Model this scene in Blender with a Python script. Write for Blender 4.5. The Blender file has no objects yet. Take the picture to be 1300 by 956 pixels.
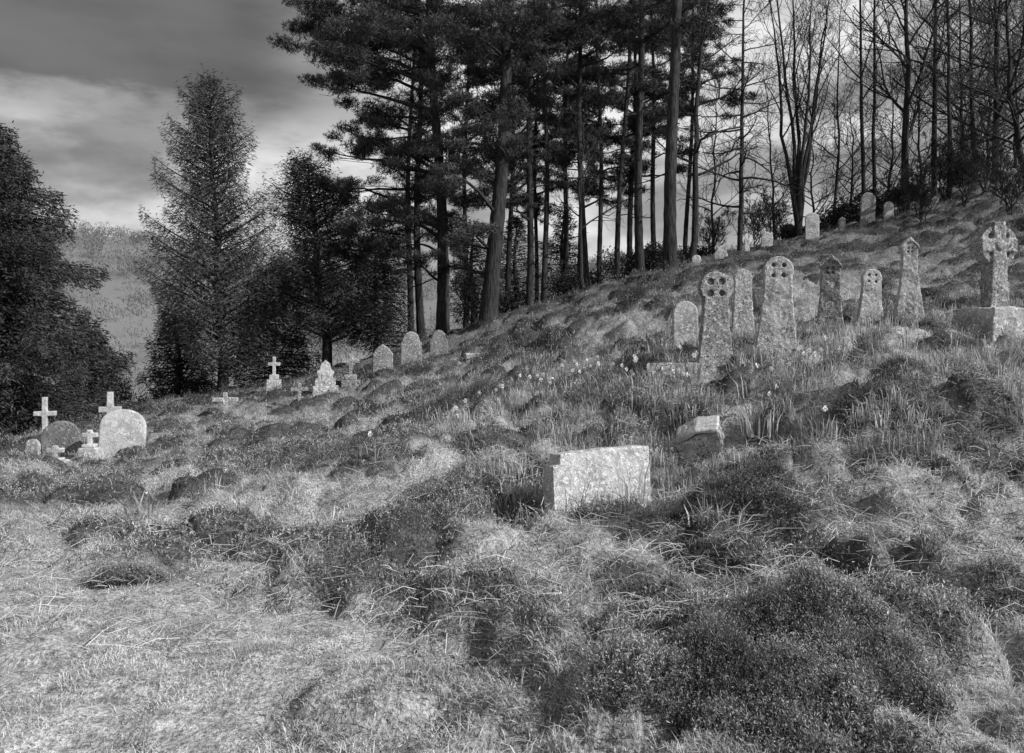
import bpy, bmesh, math, random
import numpy as np
from mathutils import Vector, noise as mnoise
rng=np.random.default_rng(7); random.seed(7)
F=1020.; CU=650.; CV=440.; CZ=1.6
C=bpy.context.scene.collection
sc=bpy.context.scene
sc.view_settings.view_transform='Standard'; sc.view_settings.look='None'; sc.view_settings.exposure=0
# ------------------------------------------------------------------ noise and terrain
def _h(ix,iy,s):
    n=(ix.astype(np.int64)*374761393+iy.astype(np.int64)*668265263+s*974634777)&0xffffffff
    n=((n^(n>>13))*1274126177)&0xffffffff
    return ((n^(n>>16))&0xffff)/65535.0
def vn(x,y,s=0):
    x=np.asarray(x,float); y=np.asarray(y,float)
    ix=np.floor(x); iy=np.floor(y); fx=x-ix; fy=y-iy
    fx=fx*fx*(3-2*fx); fy=fy*fy*(3-2*fy)
    a=_h(ix,iy,s); b=_h(ix+1,iy,s); c=_h(ix,iy+1,s); d=_h(ix+1,iy+1,s)
    return (a*(1-fx)+b*fx)*(1-fy)+(c*(1-fx)+d*fx)*fy
def fbm(x,y,s=0,o=4):
    v=0;a=.5;t=0
    c,sn=math.cos(.6),math.sin(.6)
    for i in range(o):
        v=v+a*vn(x,y,s+i*17); t+=a; a*=.5
        x,y=(x*c-y*sn)*2.03+3.1,(x*sn+y*c)*2.03+1.7
    return v/t
def ss(a,b,x):
    t=np.clip((np.asarray(x,float)-a)/(b-a),0,1); return t*t*(3-2*t)
def cells(x,y,s):
    ix=np.floor(x); iy=np.floor(y); best=np.full(np.shape(x),9.); bid=np.zeros(np.shape(x))
    for dx in (-1,0,1):
        for dy in (-1,0,1):
            jx,jy=ix+dx,iy+dy; px=jx+.15+.7*_h(jx,jy,s); py=jy+.15+.7*_h(jx,jy,s+5)
            d=np.hypot(x-px,y-py); k=d<best; best=np.where(k,d,best); bid=np.where(k,_h(jx,jy,s+9),bid)
    return best,bid
def tuss(x,y):
    wx=x+.5*(fbm(x*2.2,y*2.2,91,3)-.5); wy=y+.5*(fbm(x*2.2,y*2.2,95,3)-.5)
    d1,i1=cells(wx/.62,wy/.62,101); d2,i2=cells(wx/.27,wy/.27,131)
    t1=np.clip(1-(d1/(.45+.28*i1))**2,0,1)**.75*(.35+.9*i1); t2=np.clip(1-(d2/.6)**2,0,1)**.8*(.4+.8*i2)
    return t1,i1,t2,i2
ctrl_px=[(-200,870,3.8),(100,870,3.9),(400,870,3.9),(650,870,3.8),(950,870,3.75),(1300,880,3.6),(1500,860,3.8),
(200,720,6.0),(0,720,6.0),(500,720,6.1),(-200,700,6.5),(0,600,11),(150,580,15),(60,585,15.3),(0,572,17),(300,640,8.6),(450,600,9.6),(280,527,19),
(348,500,24),(380,514,20.5),(412,506,20.5),(443,490,21.5),(486,476,22.5),(522,469,24),(557,459,25.5),(765,655,7.4),
(600,540,11.5),(700,500,13),(780,470,14),(560,590,9.3),(890,580,9),(908,470,11.5),(870,446,13.6),(943,441,13.8),(984,450,12),(1053,429,13.5),(1104,418,15),
(1154,417,14),(1262,425,12),(1290,500,9),(1050,530,8.5),(1250,600,7),(1290,700,5.2),(1000,690,6.0),(850,346,27),
(620,411,29),(560,428,31),(700,386,31),(785,360,33),(740,400,22),(640,440,20),(850,400,17),(940,320,34),(900,332,32),(1030,299,36),(1100,284,38),
(1285,240,35),(1200,245,40),(1250,330,22),(1180,290,30),(1080,350,21),(960,385,17),(1000,330,26),(1300,390,15),(200,508,30),(100,548,25),(0,562,22),(300,500,30),(400,478,30),(480,452,31),(-150,600,16),(1450,560,8),(1500,400,13),
(330,560,14),(200,600,13),(450,530,16),(850,530,10.2)]
ctrl=[((u-CU)/F*Y,Y,CZ+(CV-v)/F*Y) for u,v,Y in ctrl_px]
ctrl+=[(-8,-4,-.5),(0,-4,-.1),(8,-4,1.4),(14,3,3.0),(-14,3,-1.1),(-14,10,-1.2),(20,12,5.6),(-22,22,-2.6),(-25,35,-3.5),(-10,45,-1.6),(0,50,1.8),(8,50,4.4),(14,50,6.4),
(20,50,8.8),(30,50,12.2),(45,50,16),(30,30,10),(25,20,7.6),(60,90,13),(30,90,9),(0,90,-5),(-40,90,-12),(-60,50,-12),(60,20,16),(-60,10,-9),(60,-5,14),(-40,-5,-5),(100,90,18),(-100,90,-14)]
ctrl=np.array(ctrl); CP=ctrl[:,:2]/10
def U(r): return np.where(r>1e-9,r*r*np.log(r+1e-12),0)
NCP=len(CP); K=U(np.linalg.norm(CP[:,None]-CP[None],axis=2))+np.eye(NCP)*.004
Pm=np.hstack([np.ones((NCP,1)),CP]); A=np.zeros((NCP+3,NCP+3)); A[:NCP,:NCP]=K; A[:NCP,NCP:]=Pm; A[NCP:,:NCP]=Pm.T
W=np.linalg.solve(A,np.concatenate([ctrl[:,2],np.zeros(3)]))
bumps=[(1130,560,8.3,.75,.26),(930,660,6.5,.5,.18),(1050,600,7.4,.5,.22),(600,520,12.5,.9,.22),(790,525,10.5,.6,.12),(1230,560,8.2,.6,.2),
(420,620,8.8,.7,.16),(640,760,5.3,.4,.06),(520,680,7.0,.55,.14),(330,640,8.4,.6,.12),(1150,700,5.6,.5,.16),(700,600,9.0,.6,.10),(250,560,14,1.2,.2),(980,850,3.9,.6,.10),(1130,850,3.9,.5,.06),
(1120,450,11.5,.9,.22),(800,395,18,1.0,.3),(690,430,20,1.2,.25),(1000,500,10,.6,.12),(1090,640,6.6,.4,.16),(330,830,4.0,.35,.07),(120,760,5.2,.5,.06)]
bumps=[((u-CU)/F*Y,Y,r,h) for u,v,Y,r,h in bumps]
def pathm(x,y):
    d=((x+3.3)/3.0)**2+((y-4.3)/1.8)**2
    d=d+1.3*(fbm(x*1.1,y*1.1,5,4)-.5)
    return 1-ss(.5,1.3,d)
def hgt(x,y,micro=True):
    x=np.atleast_1d(np.asarray(x,float)); y=np.atleast_1d(np.asarray(y,float))
    out=np.empty(len(x))
    for i in range(0,len(x),40000):
        X=x[i:i+40000]; Y=y[i:i+40000]
        Xc=np.clip(X,-100,100); Yc=np.clip(Y,-5,100)
        r=np.sqrt((Xc[:,None]/10-CP[None,:,0])**2+(Yc[:,None]/10-CP[None,:,1])**2)
        z=U(r)@W[:NCP]+W[NCP]+W[NCP+1]*Xc/10+W[NCP+2]*Yc/10
        z=np.clip(z,-16,24)
        Hx=np.interp(X,[-400,-226,-164,-90,-20,130,400],[82,62,50,38,36,50,60])
        far=-14+(Hx+14)*ss(120,430,Y)+8*(fbm(X/70,Y/70,3,3)-.5)
        w=ss(75,150,Y); z=z*(1-w)+far*w
        if micro:
            m=1-ss(50,80,Y)
            pm=pathm(X,Y); g=1-.75*pm
            t1,i1,t2,i2=tuss(X,Y)
            z=z+m*g*(.18*(fbm(X*.7,Y*.7,11,3)-.5)+.24*t1+.09*t2*(1-.4*ss(10,25,Y))-.11)
            z=z+m*ss(14,30,Y)*(fbm(X*.35,Y*.35,15,3)-.5)*.2
            for bx,by,br,bh in bumps:
                z=z+bh*np.exp(-((X-bx)**2+(Y-by)**2)/(br*br))
        out[i:i+40000]=z
    return out
def H1(x,y,micro=True): return float(hgt([x],[y],micro)[0])
def XU(u,Y): return (u-CU)/F*Y
# ------------------------------------------------------------------ mesh builder
class MB:
    def __init__(s): s.v=[];s.q=[];s.t=[];s.a=[];s.n=0
    def add(s,v,q=None,t=None,shade=None):
        v=np.asarray(v,float).reshape(-1,3)
        if q is not None and len(q): s.q.append(np.asarray(q)+s.n)
        if t is not None and len(t): s.t.append(np.asarray(t)+s.n)
        s.v.append(v); s.a.append(np.full(len(v),.1) if shade is None else np.broadcast_to(shade,(len(v),)).astype(float)); s.n+=len(v)
    def tube(s,pts,rad,k=5,shade=.1):
        P=np.asarray(pts,float); R=np.asarray(rad,float); m=len(P)
        T=np.gradient(P,axis=0); T/=np.linalg.norm(T,axis=1)[:,None]+1e-9
        ref=np.array([0,0,1.]) if abs(T[0,2])<.8 else np.array([1.,0,0])
        A_=np.cross(T,ref); A_/=np.linalg.norm(A_,axis=1)[:,None]+1e-9; B_=np.cross(T,A_)
        an=np.arange(k)*2*math.pi/k
        V=P[:,None]+R[:,None,None]*(np.cos(an)[None,:,None]*A_[:,None]+np.sin(an)[None,:,None]*B_[:,None])
        i=np.arange(m-1)[:,None]*k; j=np.arange(k)[None]; j2=(j+1)%k
        q=np.stack([i+j,i+j2,i+k+j2,i+k+j],-1).reshape(-1,4)
        s.add(V,q=q,shade=shade)
    def leaf(s,c,d,L,Wd,shade):
        N=len(c); d=d/(np.linalg.norm(d,axis=1)[:,None]+1e-9)
        r=rng.normal(size=(N,3)); p=np.cross(d,r); p/=np.linalg.norm(p,axis=1)[:,None]+1e-9
        L=np.broadcast_to(L,(N,))[:,None]; Wd=np.broadcast_to(Wd,(N,))[:,None]
        V=np.stack([c,c+d*L*.45+p*Wd,c+d*L,c+d*L*.45-p*Wd],1)
        q=np.arange(N)[:,None]*4+np.arange(4)[None]
        s.add(V,q=q,shade=np.repeat(np.broadcast_to(shade,(N,)),4))
    def build(s,name,m,parent=None,smooth=False):
        me=bpy.data.meshes.new(name)
        V=np.concatenate(s.v) if s.v else np.zeros((0,3))
        me.vertices.add(len(V)); me.vertices.foreach_set('co',V.astype(np.float32).ravel())
        q=np.concatenate(s.q) if s.q else np.zeros((0,4),int); t=np.concatenate(s.t) if s.t else np.zeros((0,3),int)
        nl=q.size+t.size; me.loops.add(nl); me.loops.foreach_set('vertex_index',np.concatenate([q.ravel(),t.ravel()]).astype(np.int32))
        me.polygons.add(len(q)+len(t))
        me.polygons.foreach_set('loop_start',np.concatenate([np.arange(len(q))*4,q.size+np.arange(len(t))*3]).astype(np.int32))
        me.polygons.foreach_set('use_smooth',np.full(len(q)+len(t),smooth))
        at=me.attributes.new('shade','FLOAT','POINT'); at.data.foreach_set('value',np.concatenate(s.a).astype(np.float32))
        me.update(calc_edges=True)
        me.materials.append(m)
        o=bpy.data.objects.new(name,me); C.objects.link(o)
        if parent: o.parent=parent
        return o
def tag(o,label=None,cat=None,group=None,kind=None):
    if label:o['label']=label
    if cat:o['category']=cat
    if group:o['group']=group
    if kind:o['kind']=kind
    return o
def thing(name,label,cat,loc,rz=0,group=None,tilt=0,tilty=0):
    o=bpy.data.objects.new(name,None); C.objects.link(o); o.location=loc; o.rotation_euler=(tilt,tilty,rz)
    o.empty_display_size=.2
    return tag(o,label,cat,group)
# ------------------------------------------------------------------ materials
def newmat(name):
    m=bpy.data.materials.new(name); m.use_nodes=True; nt=m.node_tree; b=nt.nodes['Principled BSDF']
    b.inputs['Roughness'].default_value=.8; b.inputs['Specular IOR Level'].default_value=.2
    return m,nt,b
def nz(nt,scale,detail=6,rough=.6,vec=None):
    t=nt.nodes.new('ShaderNodeTexNoise'); t.inputs['Scale'].default_value=scale; t.inputs['Detail'].default_value=detail; t.inputs['Roughness'].default_value=rough
    if vec is not None: nt.links.new(vec,t.inputs['Vector'])
    return t.outputs['Fac']
def mth(nt,op,a,b=None,c=None):
    m=nt.nodes.new('ShaderNodeMath'); m.operation=op
    for i,x in enumerate((a,b,c)):
        if x is None: continue
        if isinstance(x,(int,float)): m.inputs[i].default_value=x
        else: nt.links.new(x,m.inputs[i])
    return m.outputs[0]
def mr(nt,x,a,b,c=0,d=1,smooth=True):
    m=nt.nodes.new('ShaderNodeMapRange'); m.interpolation_type='SMOOTHSTEP' if smooth else 'LINEAR'
    nt.links.new(x,m.inputs[0])
    for i,v in zip((1,2,3,4),(a,b,c,d)): m.inputs[i].default_value=v
    return m.outputs[0]
def mixf(nt,f,a,b):
    m=nt.nodes.new('ShaderNodeMix')
    for i,x in zip((0,2,3),(f,a,b)):
        if isinstance(x,(int,float)): m.inputs[i].default_value=x
        else: nt.links.new(x,m.inputs[i])
    return m.outputs[0]
def bump(nt,b,h,st,dist=.02):
    n_=nt.nodes.new('ShaderNodeBump'); n_.inputs['Strength'].default_value=st; n_.inputs['Distance'].default_value=dist
    nt.links.new(h,n_.inputs['Height']); nt.links.new(n_.outputs[0],b.inputs['Normal'])
def attrmat(name,mul=1.0,nscale=3.0,transl=0):
    m,nt,b=newmat(name); a=nt.nodes.new('ShaderNodeAttribute'); a.attribute_name='shade'
    g=nt.nodes.new('ShaderNodeNewGeometry')
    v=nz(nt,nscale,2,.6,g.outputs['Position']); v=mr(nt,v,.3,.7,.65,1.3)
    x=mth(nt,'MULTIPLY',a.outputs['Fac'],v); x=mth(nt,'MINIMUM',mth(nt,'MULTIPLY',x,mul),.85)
    nt.links.new(x,b.inputs['Base Color'])
    if transl:
        tr=nt.nodes.new('ShaderNodeBsdfTranslucent'); nt.links.new(x,tr.inputs['Color']); mx=nt.nodes.new('ShaderNodeMixShader'); mx.inputs[0].default_value=transl
        nt.links.new(b.outputs[0],mx.inputs[1]); nt.links.new(tr.outputs[0],mx.inputs[2]); nt.links.new(mx.outputs[0],nt.nodes['Material Output'].inputs['Surface'])
    return m
M_grass=attrmat('dry_grass_blades',1,2.0,.35); M_heath=attrmat('heather_shoots',1,3.0,.2); M_leaf=attrmat('conifer_foliage',1,1.0); M_far=attrmat('far_tree_cover',1,.02,.35)
M_daff=attrmat('daffodil_leaves',1,3.0,.25); M_petal=attrmat('daffodil_petals',1,20.,.3)
def barkmat(name,lo,hi):
    m,nt,b=newmat(name); tc=nt.nodes.new('ShaderNodeTexCoord'); mp=nt.nodes.new('ShaderNodeMapping'); mp.inputs['Scale'].default_value=(9,9,1.6)
    nt.links.new(tc.outputs['Object'],mp.inputs['Vector'])
    a=nz(nt,1.6,6,.7,mp.outputs[0]); c=nz(nt,.5,3,.5,tc.outputs['Object'])
    x=mth(nt,'MULTIPLY',mr(nt,a,.35,.65,lo,hi),mr(nt,c,.3,.7,.7,1.3)); nt.links.new(x,b.inputs['Base Color']); bump(nt,b,a,1.0,.08)
    return m
M_bark=barkmat('pine_bark',.012,.058); M_bark2=barkmat('grey_bark',.014,.05); M_twig=barkmat('bare_twigs',.02,.05)
def stonemat(name,base,dark,light,sc1=9,thr=.5,spots=.5):
    m,nt,b=newmat(name); tc=nt.nodes.new('ShaderNodeTexCoord'); oi=nt.nodes.new('ShaderNodeObjectInfo')
    va=nt.nodes.new('ShaderNodeVectorMath'); va.operation='ADD'; nt.links.new(tc.outputs['Object'],va.inputs[0])
    k=mth(nt,'MULTIPLY',oi.outputs['Random'],37.0); cb=nt.nodes.new('ShaderNodeCombineXYZ'); nt.links.new(k,cb.inputs[0]); nt.links.new(k,cb.inputs[2]); nt.links.new(cb.outputs[0],va.inputs[1])
    V=va.outputs[0]
    big=nz(nt,2.2,5,.6,V); mid=nz(nt,sc1,6,.65,V); fine=nz(nt,60,4,.7,V)
    x=mixf(nt,mr(nt,big,.35,.65),base*.7,base*1.15)
    x=mixf(nt,mr(nt,mid,thr+.02,thr+.08),x,light)
    vo=nt.nodes.new('ShaderNodeTexVoronoi'); vo.inputs['Scale'].default_value=sc1*1.7; nt.links.new(V,vo.inputs['Vector'])
    d=mth(nt,'ADD',vo.outputs['Distance'],mth(nt,'MULTIPLY',mth(nt,'SUBTRACT',fine,.5),.5))
    gate=mr(nt,nz(nt,4.5,3,.6,V),spots-.05,spots+.05)
    x=mixf(nt,mth(nt,'MULTIPLY',gate,mr(nt,d,.42,.22)),x,dark)
    x=mth(nt,'MULTIPLY',x,mr(nt,fine,.25,.75,.55,1.4)); nt.links.new(x,b.inputs['Base Color'])
    hgt_=mth(nt,'ADD',mth(nt,'MULTIPLY',mid,.6),mth(nt,'MULTIPLY',fine,.4)); bump(nt,b,hgt_,1.0,.025)
    return m
M_st_pale=stonemat('pale_lichened_stone',.44,.15,.62,15,.5,.54)
M_st_clean=stonemat('clean_pale_stone',.50,.25,.62,8,.52,.62)
M_st_mott=stonemat('mottled_terracotta_stone',.27,.05,.50,19,.51,.42)
M_st_dark=stonemat('weathered_dark_stone',.20,.06,.36,14,.54,.45)
M_st_rec=stonemat('shadowed_recess_stone',.12,.05,.18,9,.56,.45)  # recess shade put into a darker stone colour behind the holes
M_st_front=stonemat('rough_granite',.48,.2,.66,22,.5,.58)
m,nt,b=newmat('heathy_ground'); M_ground=m
g=nt.nodes.new('ShaderNodeNewGeometry'); P_=g.outputs['Position']; at_=nt.nodes.new('ShaderNodeAttribute'); at_.attribute_name='shade'
c=nz(nt,9,5,.7,P_); e=nz(nt,45,4,.75,P_)
x=mth(nt,'MULTIPLY',at_.outputs['Fac'],mr(nt,c,.3,.7,.6,1.4)); x=mth(nt,'MULTIPLY',x,mr(nt,e,.3,.7,.4,1.7))
nt.links.new(x,b.inputs['Base Color']); bump(nt,b,mth(nt,'ADD',c,mth(nt,'MULTIPLY',e,.4)),1.0,.05)
# ------------------------------------------------------------------ headstones
def solid_mesh(solids,voxel,amp=.006):
    V=[];Fc=[]
    for outline,holes,th,yo in solids:
        cu=bpy.data.curves.new('c','CURVE'); cu.dimensions='2D'; cu.fill_mode='BOTH'; cu.extrude=th/2
        for pl in [outline]+list(holes):
            pl=[p for i,p in enumerate(pl) if math.dist(p,pl[i-1])>1e-4]
            sp=cu.splines.new('POLY'); sp.points.add(len(pl)-1); sp.use_cyclic_u=True
            for p,(a_,b_) in zip(sp.points,pl): p.co=(a_,b_,0,1)
        co=bpy.data.objects.new('c',cu); C.objects.link(co)
        dg=bpy.context.evaluated_depsgraph_get(); me=bpy.data.meshes.new_from_object(co.evaluated_get(dg))
        off=len(V); V+=[(v.co.x,-v.co.z+yo,v.co.y) for v in me.vertices]; Fc+=[[off+i for i in p.vertices] for p in me.polygons]
        bpy.data.objects.remove(co); bpy.data.curves.remove(cu); bpy.data.meshes.remove(me)
    me=bpy.data.meshes.new('s'); me.from_pydata(V,[],Fc)
    bm=bmesh.new(); bm.from_mesh(me); bmesh.ops.remove_doubles(bm,verts=bm.verts,dist=1e-5); bmesh.ops.recalc_face_normals(bm,faces=bm.faces); bm.to_mesh(me); bm.free()
    o=bpy.data.objects.new('s',me); C.objects.link(o)
    md=o.modifiers.new('r','REMESH'); md.mode='VOXEL'; md.voxel_size=voxel; md.use_smooth_shade=True
    dg=bpy.context.evaluated_depsgraph_get(); out=bpy.data.meshes.new_from_object(o.evaluated_get(dg))
    bpy.data.objects.remove(o); bpy.data.meshes.remove(me)
    seed=random.random()*50
    nrm=[v.normal.copy() for v in out.vertices]
    for v,nn in zip(out.vertices,nrm):
        p=Vector((v.co.x*5+seed,v.co.y*5,v.co.z*5)); q=Vector((v.co.x*22+seed,v.co.y*22,v.co.z*22))
        v.co+=nn*(amp*mnoise.noise(p)*1.6+amp*.8*mnoise.noise(q))
    return out
def part(name,solids,mat,parent,voxel=.015,amp=.006):
    me=solid_mesh(solids,voxel,amp); me.name=name
    me.polygons.foreach_set('use_smooth',np.ones(len(me.polygons),bool))
    me.materials.clear(); me.materials.append(mat); o=bpy.data.objects.new(name,me); C.objects.link(o); o.parent=parent; return o
def circ(cx,cz,r,k=20,a0=0,rx=1): return [(cx+rx*r*math.cos(a0+2*math.pi*i/k),cz+r*math.sin(a0+2*math.pi*i/k)) for i in range(k)]
def rect(x0,z0,x1,z1): return [(x0,z0),(x1,z0),(x1,z1),(x0,z1)]
def tapered(H,b,a,r):
    zc=H-r; L=[]
    z1=zc-math.sqrt(max(r*r-a*a*.92,0.0001))
    for i in range(9):
        t=i/8; L.append((a*.96+(b-a*.96)*(1-t)**1.5,t*z1))
    arc=[]; th0=math.asin(max(-1,min(1,(z1-zc)/r)))
    for i in range(1,24):
        t=th0+(math.pi-2*th0)*i/24; arc.append((r*math.cos(t),zc+r*math.sin(t)))
    R=[(b,-.3)]+L+arc+[(-x_,z_) for x_,z_ in reversed(L)]+[(-b,-.3)]
    return R,zc
def quatre(zc,r,d=.50,h=.20): return [circ(r*d*math.cos(t),zc+r*d*math.sin(t),r*h,14) for t in (math.pi/4,3*math.pi/4,5*math.pi/4,7*math.pi/4)]
def loc(u,Y,dz=0): x=XU(u,Y); return (x,Y,H1(x,Y)+dz)
t=thing('low_grave_block','low thick rough granite grave block leaning in the near grass','headstone',loc(763,7.5,-.06),math.radians(27),tilt=math.radians(-3),tilty=math.radians(-1))
part('block',[([(-.55,-.35),(.52,-.35),(.515,.62),(.3,.635),(-.47,.62),(-.475,.53),(-.55,.525)],[],.2,0)],M_st_front,t,.011,.010)
t=thing('sunken_stone','small half sunken tilted stone with a pale flat top behind the low granite block','grave marker',loc(893,9.0,-.02),math.radians(-20),tilt=math.radians(18),tilty=math.radians(-12))
part('stone_body',[([(-.26,-.4),(.27,-.4),(.22,.25),(.02,.27),(-.24,.18)],[],.34,0)],M_st_pale,t,.013,.016)
part('flat_top',[([(-.24,.195),(.0,.285),(.23,.262),(.24,.31),(.0,.33),(-.25,.24)],[],.40,0)],M_st_clean,t,.012,.006)
GR='tapered headstones on the right of the slope'
def pierced(u,Y,H,b,a,r,rz,label,mat,th=.13,quat=True,tilty=0,dz=-.02,hh=.17):
    t=thing('pierced_headstone' if quat else 'tapered_headstone',label,'headstone',loc(u,Y,dz),math.radians(rz),group=GR,tilty=math.radians(tilty))
    o,zc=tapered(H,b,a,r); holes=quatre(zc,r,h=hh) if quat else []
    part('headstone_slab',[(o,holes,th,0)],mat,t,.011,.008)
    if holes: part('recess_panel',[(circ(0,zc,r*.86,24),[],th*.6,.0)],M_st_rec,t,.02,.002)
    return t
t=pierced(908,11.5,1.40,.27,.185,.235,2,'tall mottled headstone with round pierced cross head nearest the camera, on the kerb',M_st_mott,hh=.19)
part('grave_kerb',[(rect(-.95,-.2,-.2,.09),[],.14,-.02)],M_st_mott,t,.02,.01)
pierced(943,13.8,1.25,.21,.15,.155,-8,'pale narrow round topped headstone partly behind two pierced ones',M_st_pale,quat=False)
pierced(985,12.0,1.45,.31,.205,.215,-12,'broad pale lichened headstone with ring of pierced holes, second from the camera',M_st_pale,tilty=1.5,hh=.15)
pierced(1104,15.0,1.12,.25,.17,.175,-8,'short pale grey tapered headstone with small pierced round top between two gabled ones',M_st_pale,tilty=2,hh=.13)
t=thing('round_topped_headstone','small plain pale rounded headstone left of the tall pierced one','headstone',loc(870,13.6,.05),math.radians(-5))
part('headstone_slab',[([(-.21,-.3),(.21,-.3),(.205,.5)]+[(.2*math.cos(math.pi*i/14),.52+.19*math.sin(math.pi*i/14)) for i in range(15)]+[(-.205,.5)],[],.1,0)],M_st_pale,t,.014,.006)
def gabled(u,Y,H,b,a,rz,label,mat,ev):
    t=thing('gabled_headstone',label,'headstone',loc(u,Y,-.02),math.radians(rz),group=GR)
    zb=H-ev*1.0; rr=a*.8; zc=zb-rr*.75
    o=[(b,-.3),(b,0)]+[(a+(b-a)*(1-k/6)**1.4,zb*.75*k/6) for k in range(1,7)]+[(a,zb)]
    o=o+[(0,zb+ev*.6)]+[(-x_,z_) for x_,z_ in reversed(o)]
    part('headstone_slab',[(o,quatre(zc,rr,.45,.18),.15,0)],mat,t,.011,.007)
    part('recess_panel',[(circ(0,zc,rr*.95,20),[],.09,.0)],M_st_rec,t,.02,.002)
    part('gable_cap',[([(-ev,zb-.01),(-ev+.01,zb-.06),(-ev*.5,zb+ev*.22),(0,H-.085),(ev*.5,zb+ev*.22),(ev-.01,zb-.06),(ev,zb-.01),(ev*.5,zb+ev*.5),(.015,H),(-.015,H),(-ev*.5,zb+ev*.5)],[],.2,0)],mat,t,.013,.005)
gabled(1054,13.5,1.5,.25,.155,-18,'mid grey gabled headstone with pierced quatrefoil head, left of the other gabled one',M_st_mott,.185)
gabled(1154,14.0,1.45,.25,.125,-12,'pale slender gabled headstone with pierced head, nearest the celtic wheel cross',M_st_pale,.155)
t=thing('celtic_wheel_cross','stone celtic wheel cross standing on a large rough block at right','stone cross',loc(1262,12.0,.44),math.radians(10))
arms=[([(-.16,-.05),(.16,-.05),(.125,.65),(.10,1.0),(-.10,1.0),(-.125,.65)],[],.25,0),(rect(-.305,.83,.305,1.03),[],.25,0),
(rect(-.1,.9,.1,1.28),[],.25,0),(circ(0,.93,.31,32),[circ(.135,1.065,.042,12),circ(-.135,1.065,.042,12),circ(.135,.795,.042,12),circ(-.135,.795,.042,12)],.20,0),(circ(0,.93,.3,32),[],.11,0),(circ(0,.93,.07,16),[],.3,0)]
part('wheel_cross',arms,M_st_mott,t,.014,.009)
part('base_block',[([(-.44,-.8),(.46,-.8),(.40,-.02),(-.36,0)],[],.85,0)],M_st_pale,t,.022,.022)
def roundstone(u,Y,w,h,rz,label,mat,tilty=0,group=None,point=0,th=.1,shoulder=0):
    t=thing('round_topped_headstone',label,'headstone',loc(u,Y,0),math.radians(rz),tilty=math.radians(tilty),group=group)
    hw=w/2; rz_=min(hw,h*.45)
    if point:
        o=[(hw,-.3),(hw,h-point),(hw*.6,h-point*.45),(0,h),(-hw*.6,h-point*.45),(-hw,h-point),(-hw,-.3)]
    else:
        k=hw-shoulder
        o=[(hw,-.3),(hw,h-rz_)]+[(k*math.cos(math.pi*i/16),h-rz_+rz_*math.sin(math.pi*i/16)) for i in range(17)]+[(-hw,h-rz_),(-hw,-.3)]
    part('headstone_slab',[(o,[],th,0)],mat,t,.018,.005); return t
def cross(u,Y,h,w,aw,rz,label,mat,base=None,ring=0,arm=.66,tilty=0,dz=.03):
    t=thing('stone_cross',label,'stone cross',loc(u,Y,dz),math.radians(rz),tilty=math.radians(tilty),group='stone crosses on the left of the slope')
    z0=base[1] if base else -.3
    sol=[(rect(-aw,z0-.03,aw,h),[],aw*1.8,0),(rect(-w/2,h*arm-aw,w/2,h*arm+aw),[],aw*1.75,0)]
    if ring: sol.append((circ(0,h*arm,ring,24),[circ(0,h*arm,ring*.65,20)],aw*1.1,0))
    part('cross',sol,mat,t,.014,.004)
    if base:
        part('base_block',[(rect(-base[0]/2,-.5,base[0]/2,base[1]*.55),[],base[0]*.8,0)],mat,t,.02,.006)
        part('upper_step',[(rect(-base[0]/3,base[1]*.56,base[0]/3,base[1]),[],base[0]*.55,0)],mat,t,.018,.004)
roundstone(80,15.4,.70,.76,12,'greyer rounded headstone at far left beside the white one',M_st_dark,-4)
roundstone(155,15.0,.80,.72,16,'bright white broad rounded headstone at far left',M_st_clean,3)
cross(57,16.6,1.0,.42,.05,12,'leftmost upright cross behind the greyer rounded headstone',M_st_clean)
cross(140,16.8,1.08,.44,.06,12,'upright cross standing directly behind the bright white rounded headstone',M_st_clean)
cross(70,14.2,.32,.30,.042,8,'tiny low cross on a stepped base in front of the greyer rounded headstone',M_st_clean,base=(.40,.10),arm=.72,dz=.1)
cross(114,14.7,.40,.28,.045,8,'small cross on a stepped base between the two leftmost rounded headstones',M_st_clean,base=(.34,.14),arm=.75,dz=.1)
roundstone(42,16.2,.28,.28,0,'stub of stone at the far left edge of the graves',M_st_pale)
cross(286,19.0,.44,.58,.05,12,'low broad cross alone between the far left graves and the tall stones',M_st_pale,arm=.62)
cross(348,24,.85,.36,.05,10,'upright slender cross on a stepped base below the leaning conifer',M_st_pale,base=(.4,.32),arm=.75,dz=.06)
cross(380,20.2,.38,.44,.05,14,'low wide cross immediately left of the ornate white gravestone',M_st_mott,arm=.6,dz=.06)
t=thing('ornate_headstone','ornate white scalloped gravestone between the low cross and the wheel cross','headstone',loc(413,20.5,.05),math.radians(16))
part('headstone_slab',[([(-.28,-.2),(.28,-.2),(.26,.3),(.18,.36),(.22,.5),(.14,.56),(.11,.7),(0,.80),(-.11,.7),(-.14,.56),(-.22,.5),(-.18,.36),(-.26,.3)],[],.14,0)],M_st_pale,t,.016,.01)
part('base_block',[(rect(-.32,-.4,.32,.14),[],.3,0)],M_st_pale,t,.02,.01)
cross(445,21.3,.84,.46,.05,12,'small wheel cross on a rough base right of the ornate white gravestone',M_st_mott,base=(.5,.3),ring=.15,arm=.78,dz=.08)
roundstone(486,22.5,.56,.90,10,'pointed headstone, leftmost of the three in a row under the pines',M_st_mott,point=.28)
roundstone(522,24,.62,.94,12,'round shouldered headstone in the middle of the three under the pines',M_st_mott,shoulder=.05)
roundstone(557,25.5,.58,1.04,14,'dark headstone, rightmost of the three in a row under the pines',M_st_dark,shoulder=.06)
t=thing('ledger_slab','small flat pale slab lying in the grass right of the three headstones','grave slab',loc(601,20,.08),.2)
part('slab',[(rect(-.22,-.1,.22,.04),[],.5,0)],M_st_pale,t,.02,.006)
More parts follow.
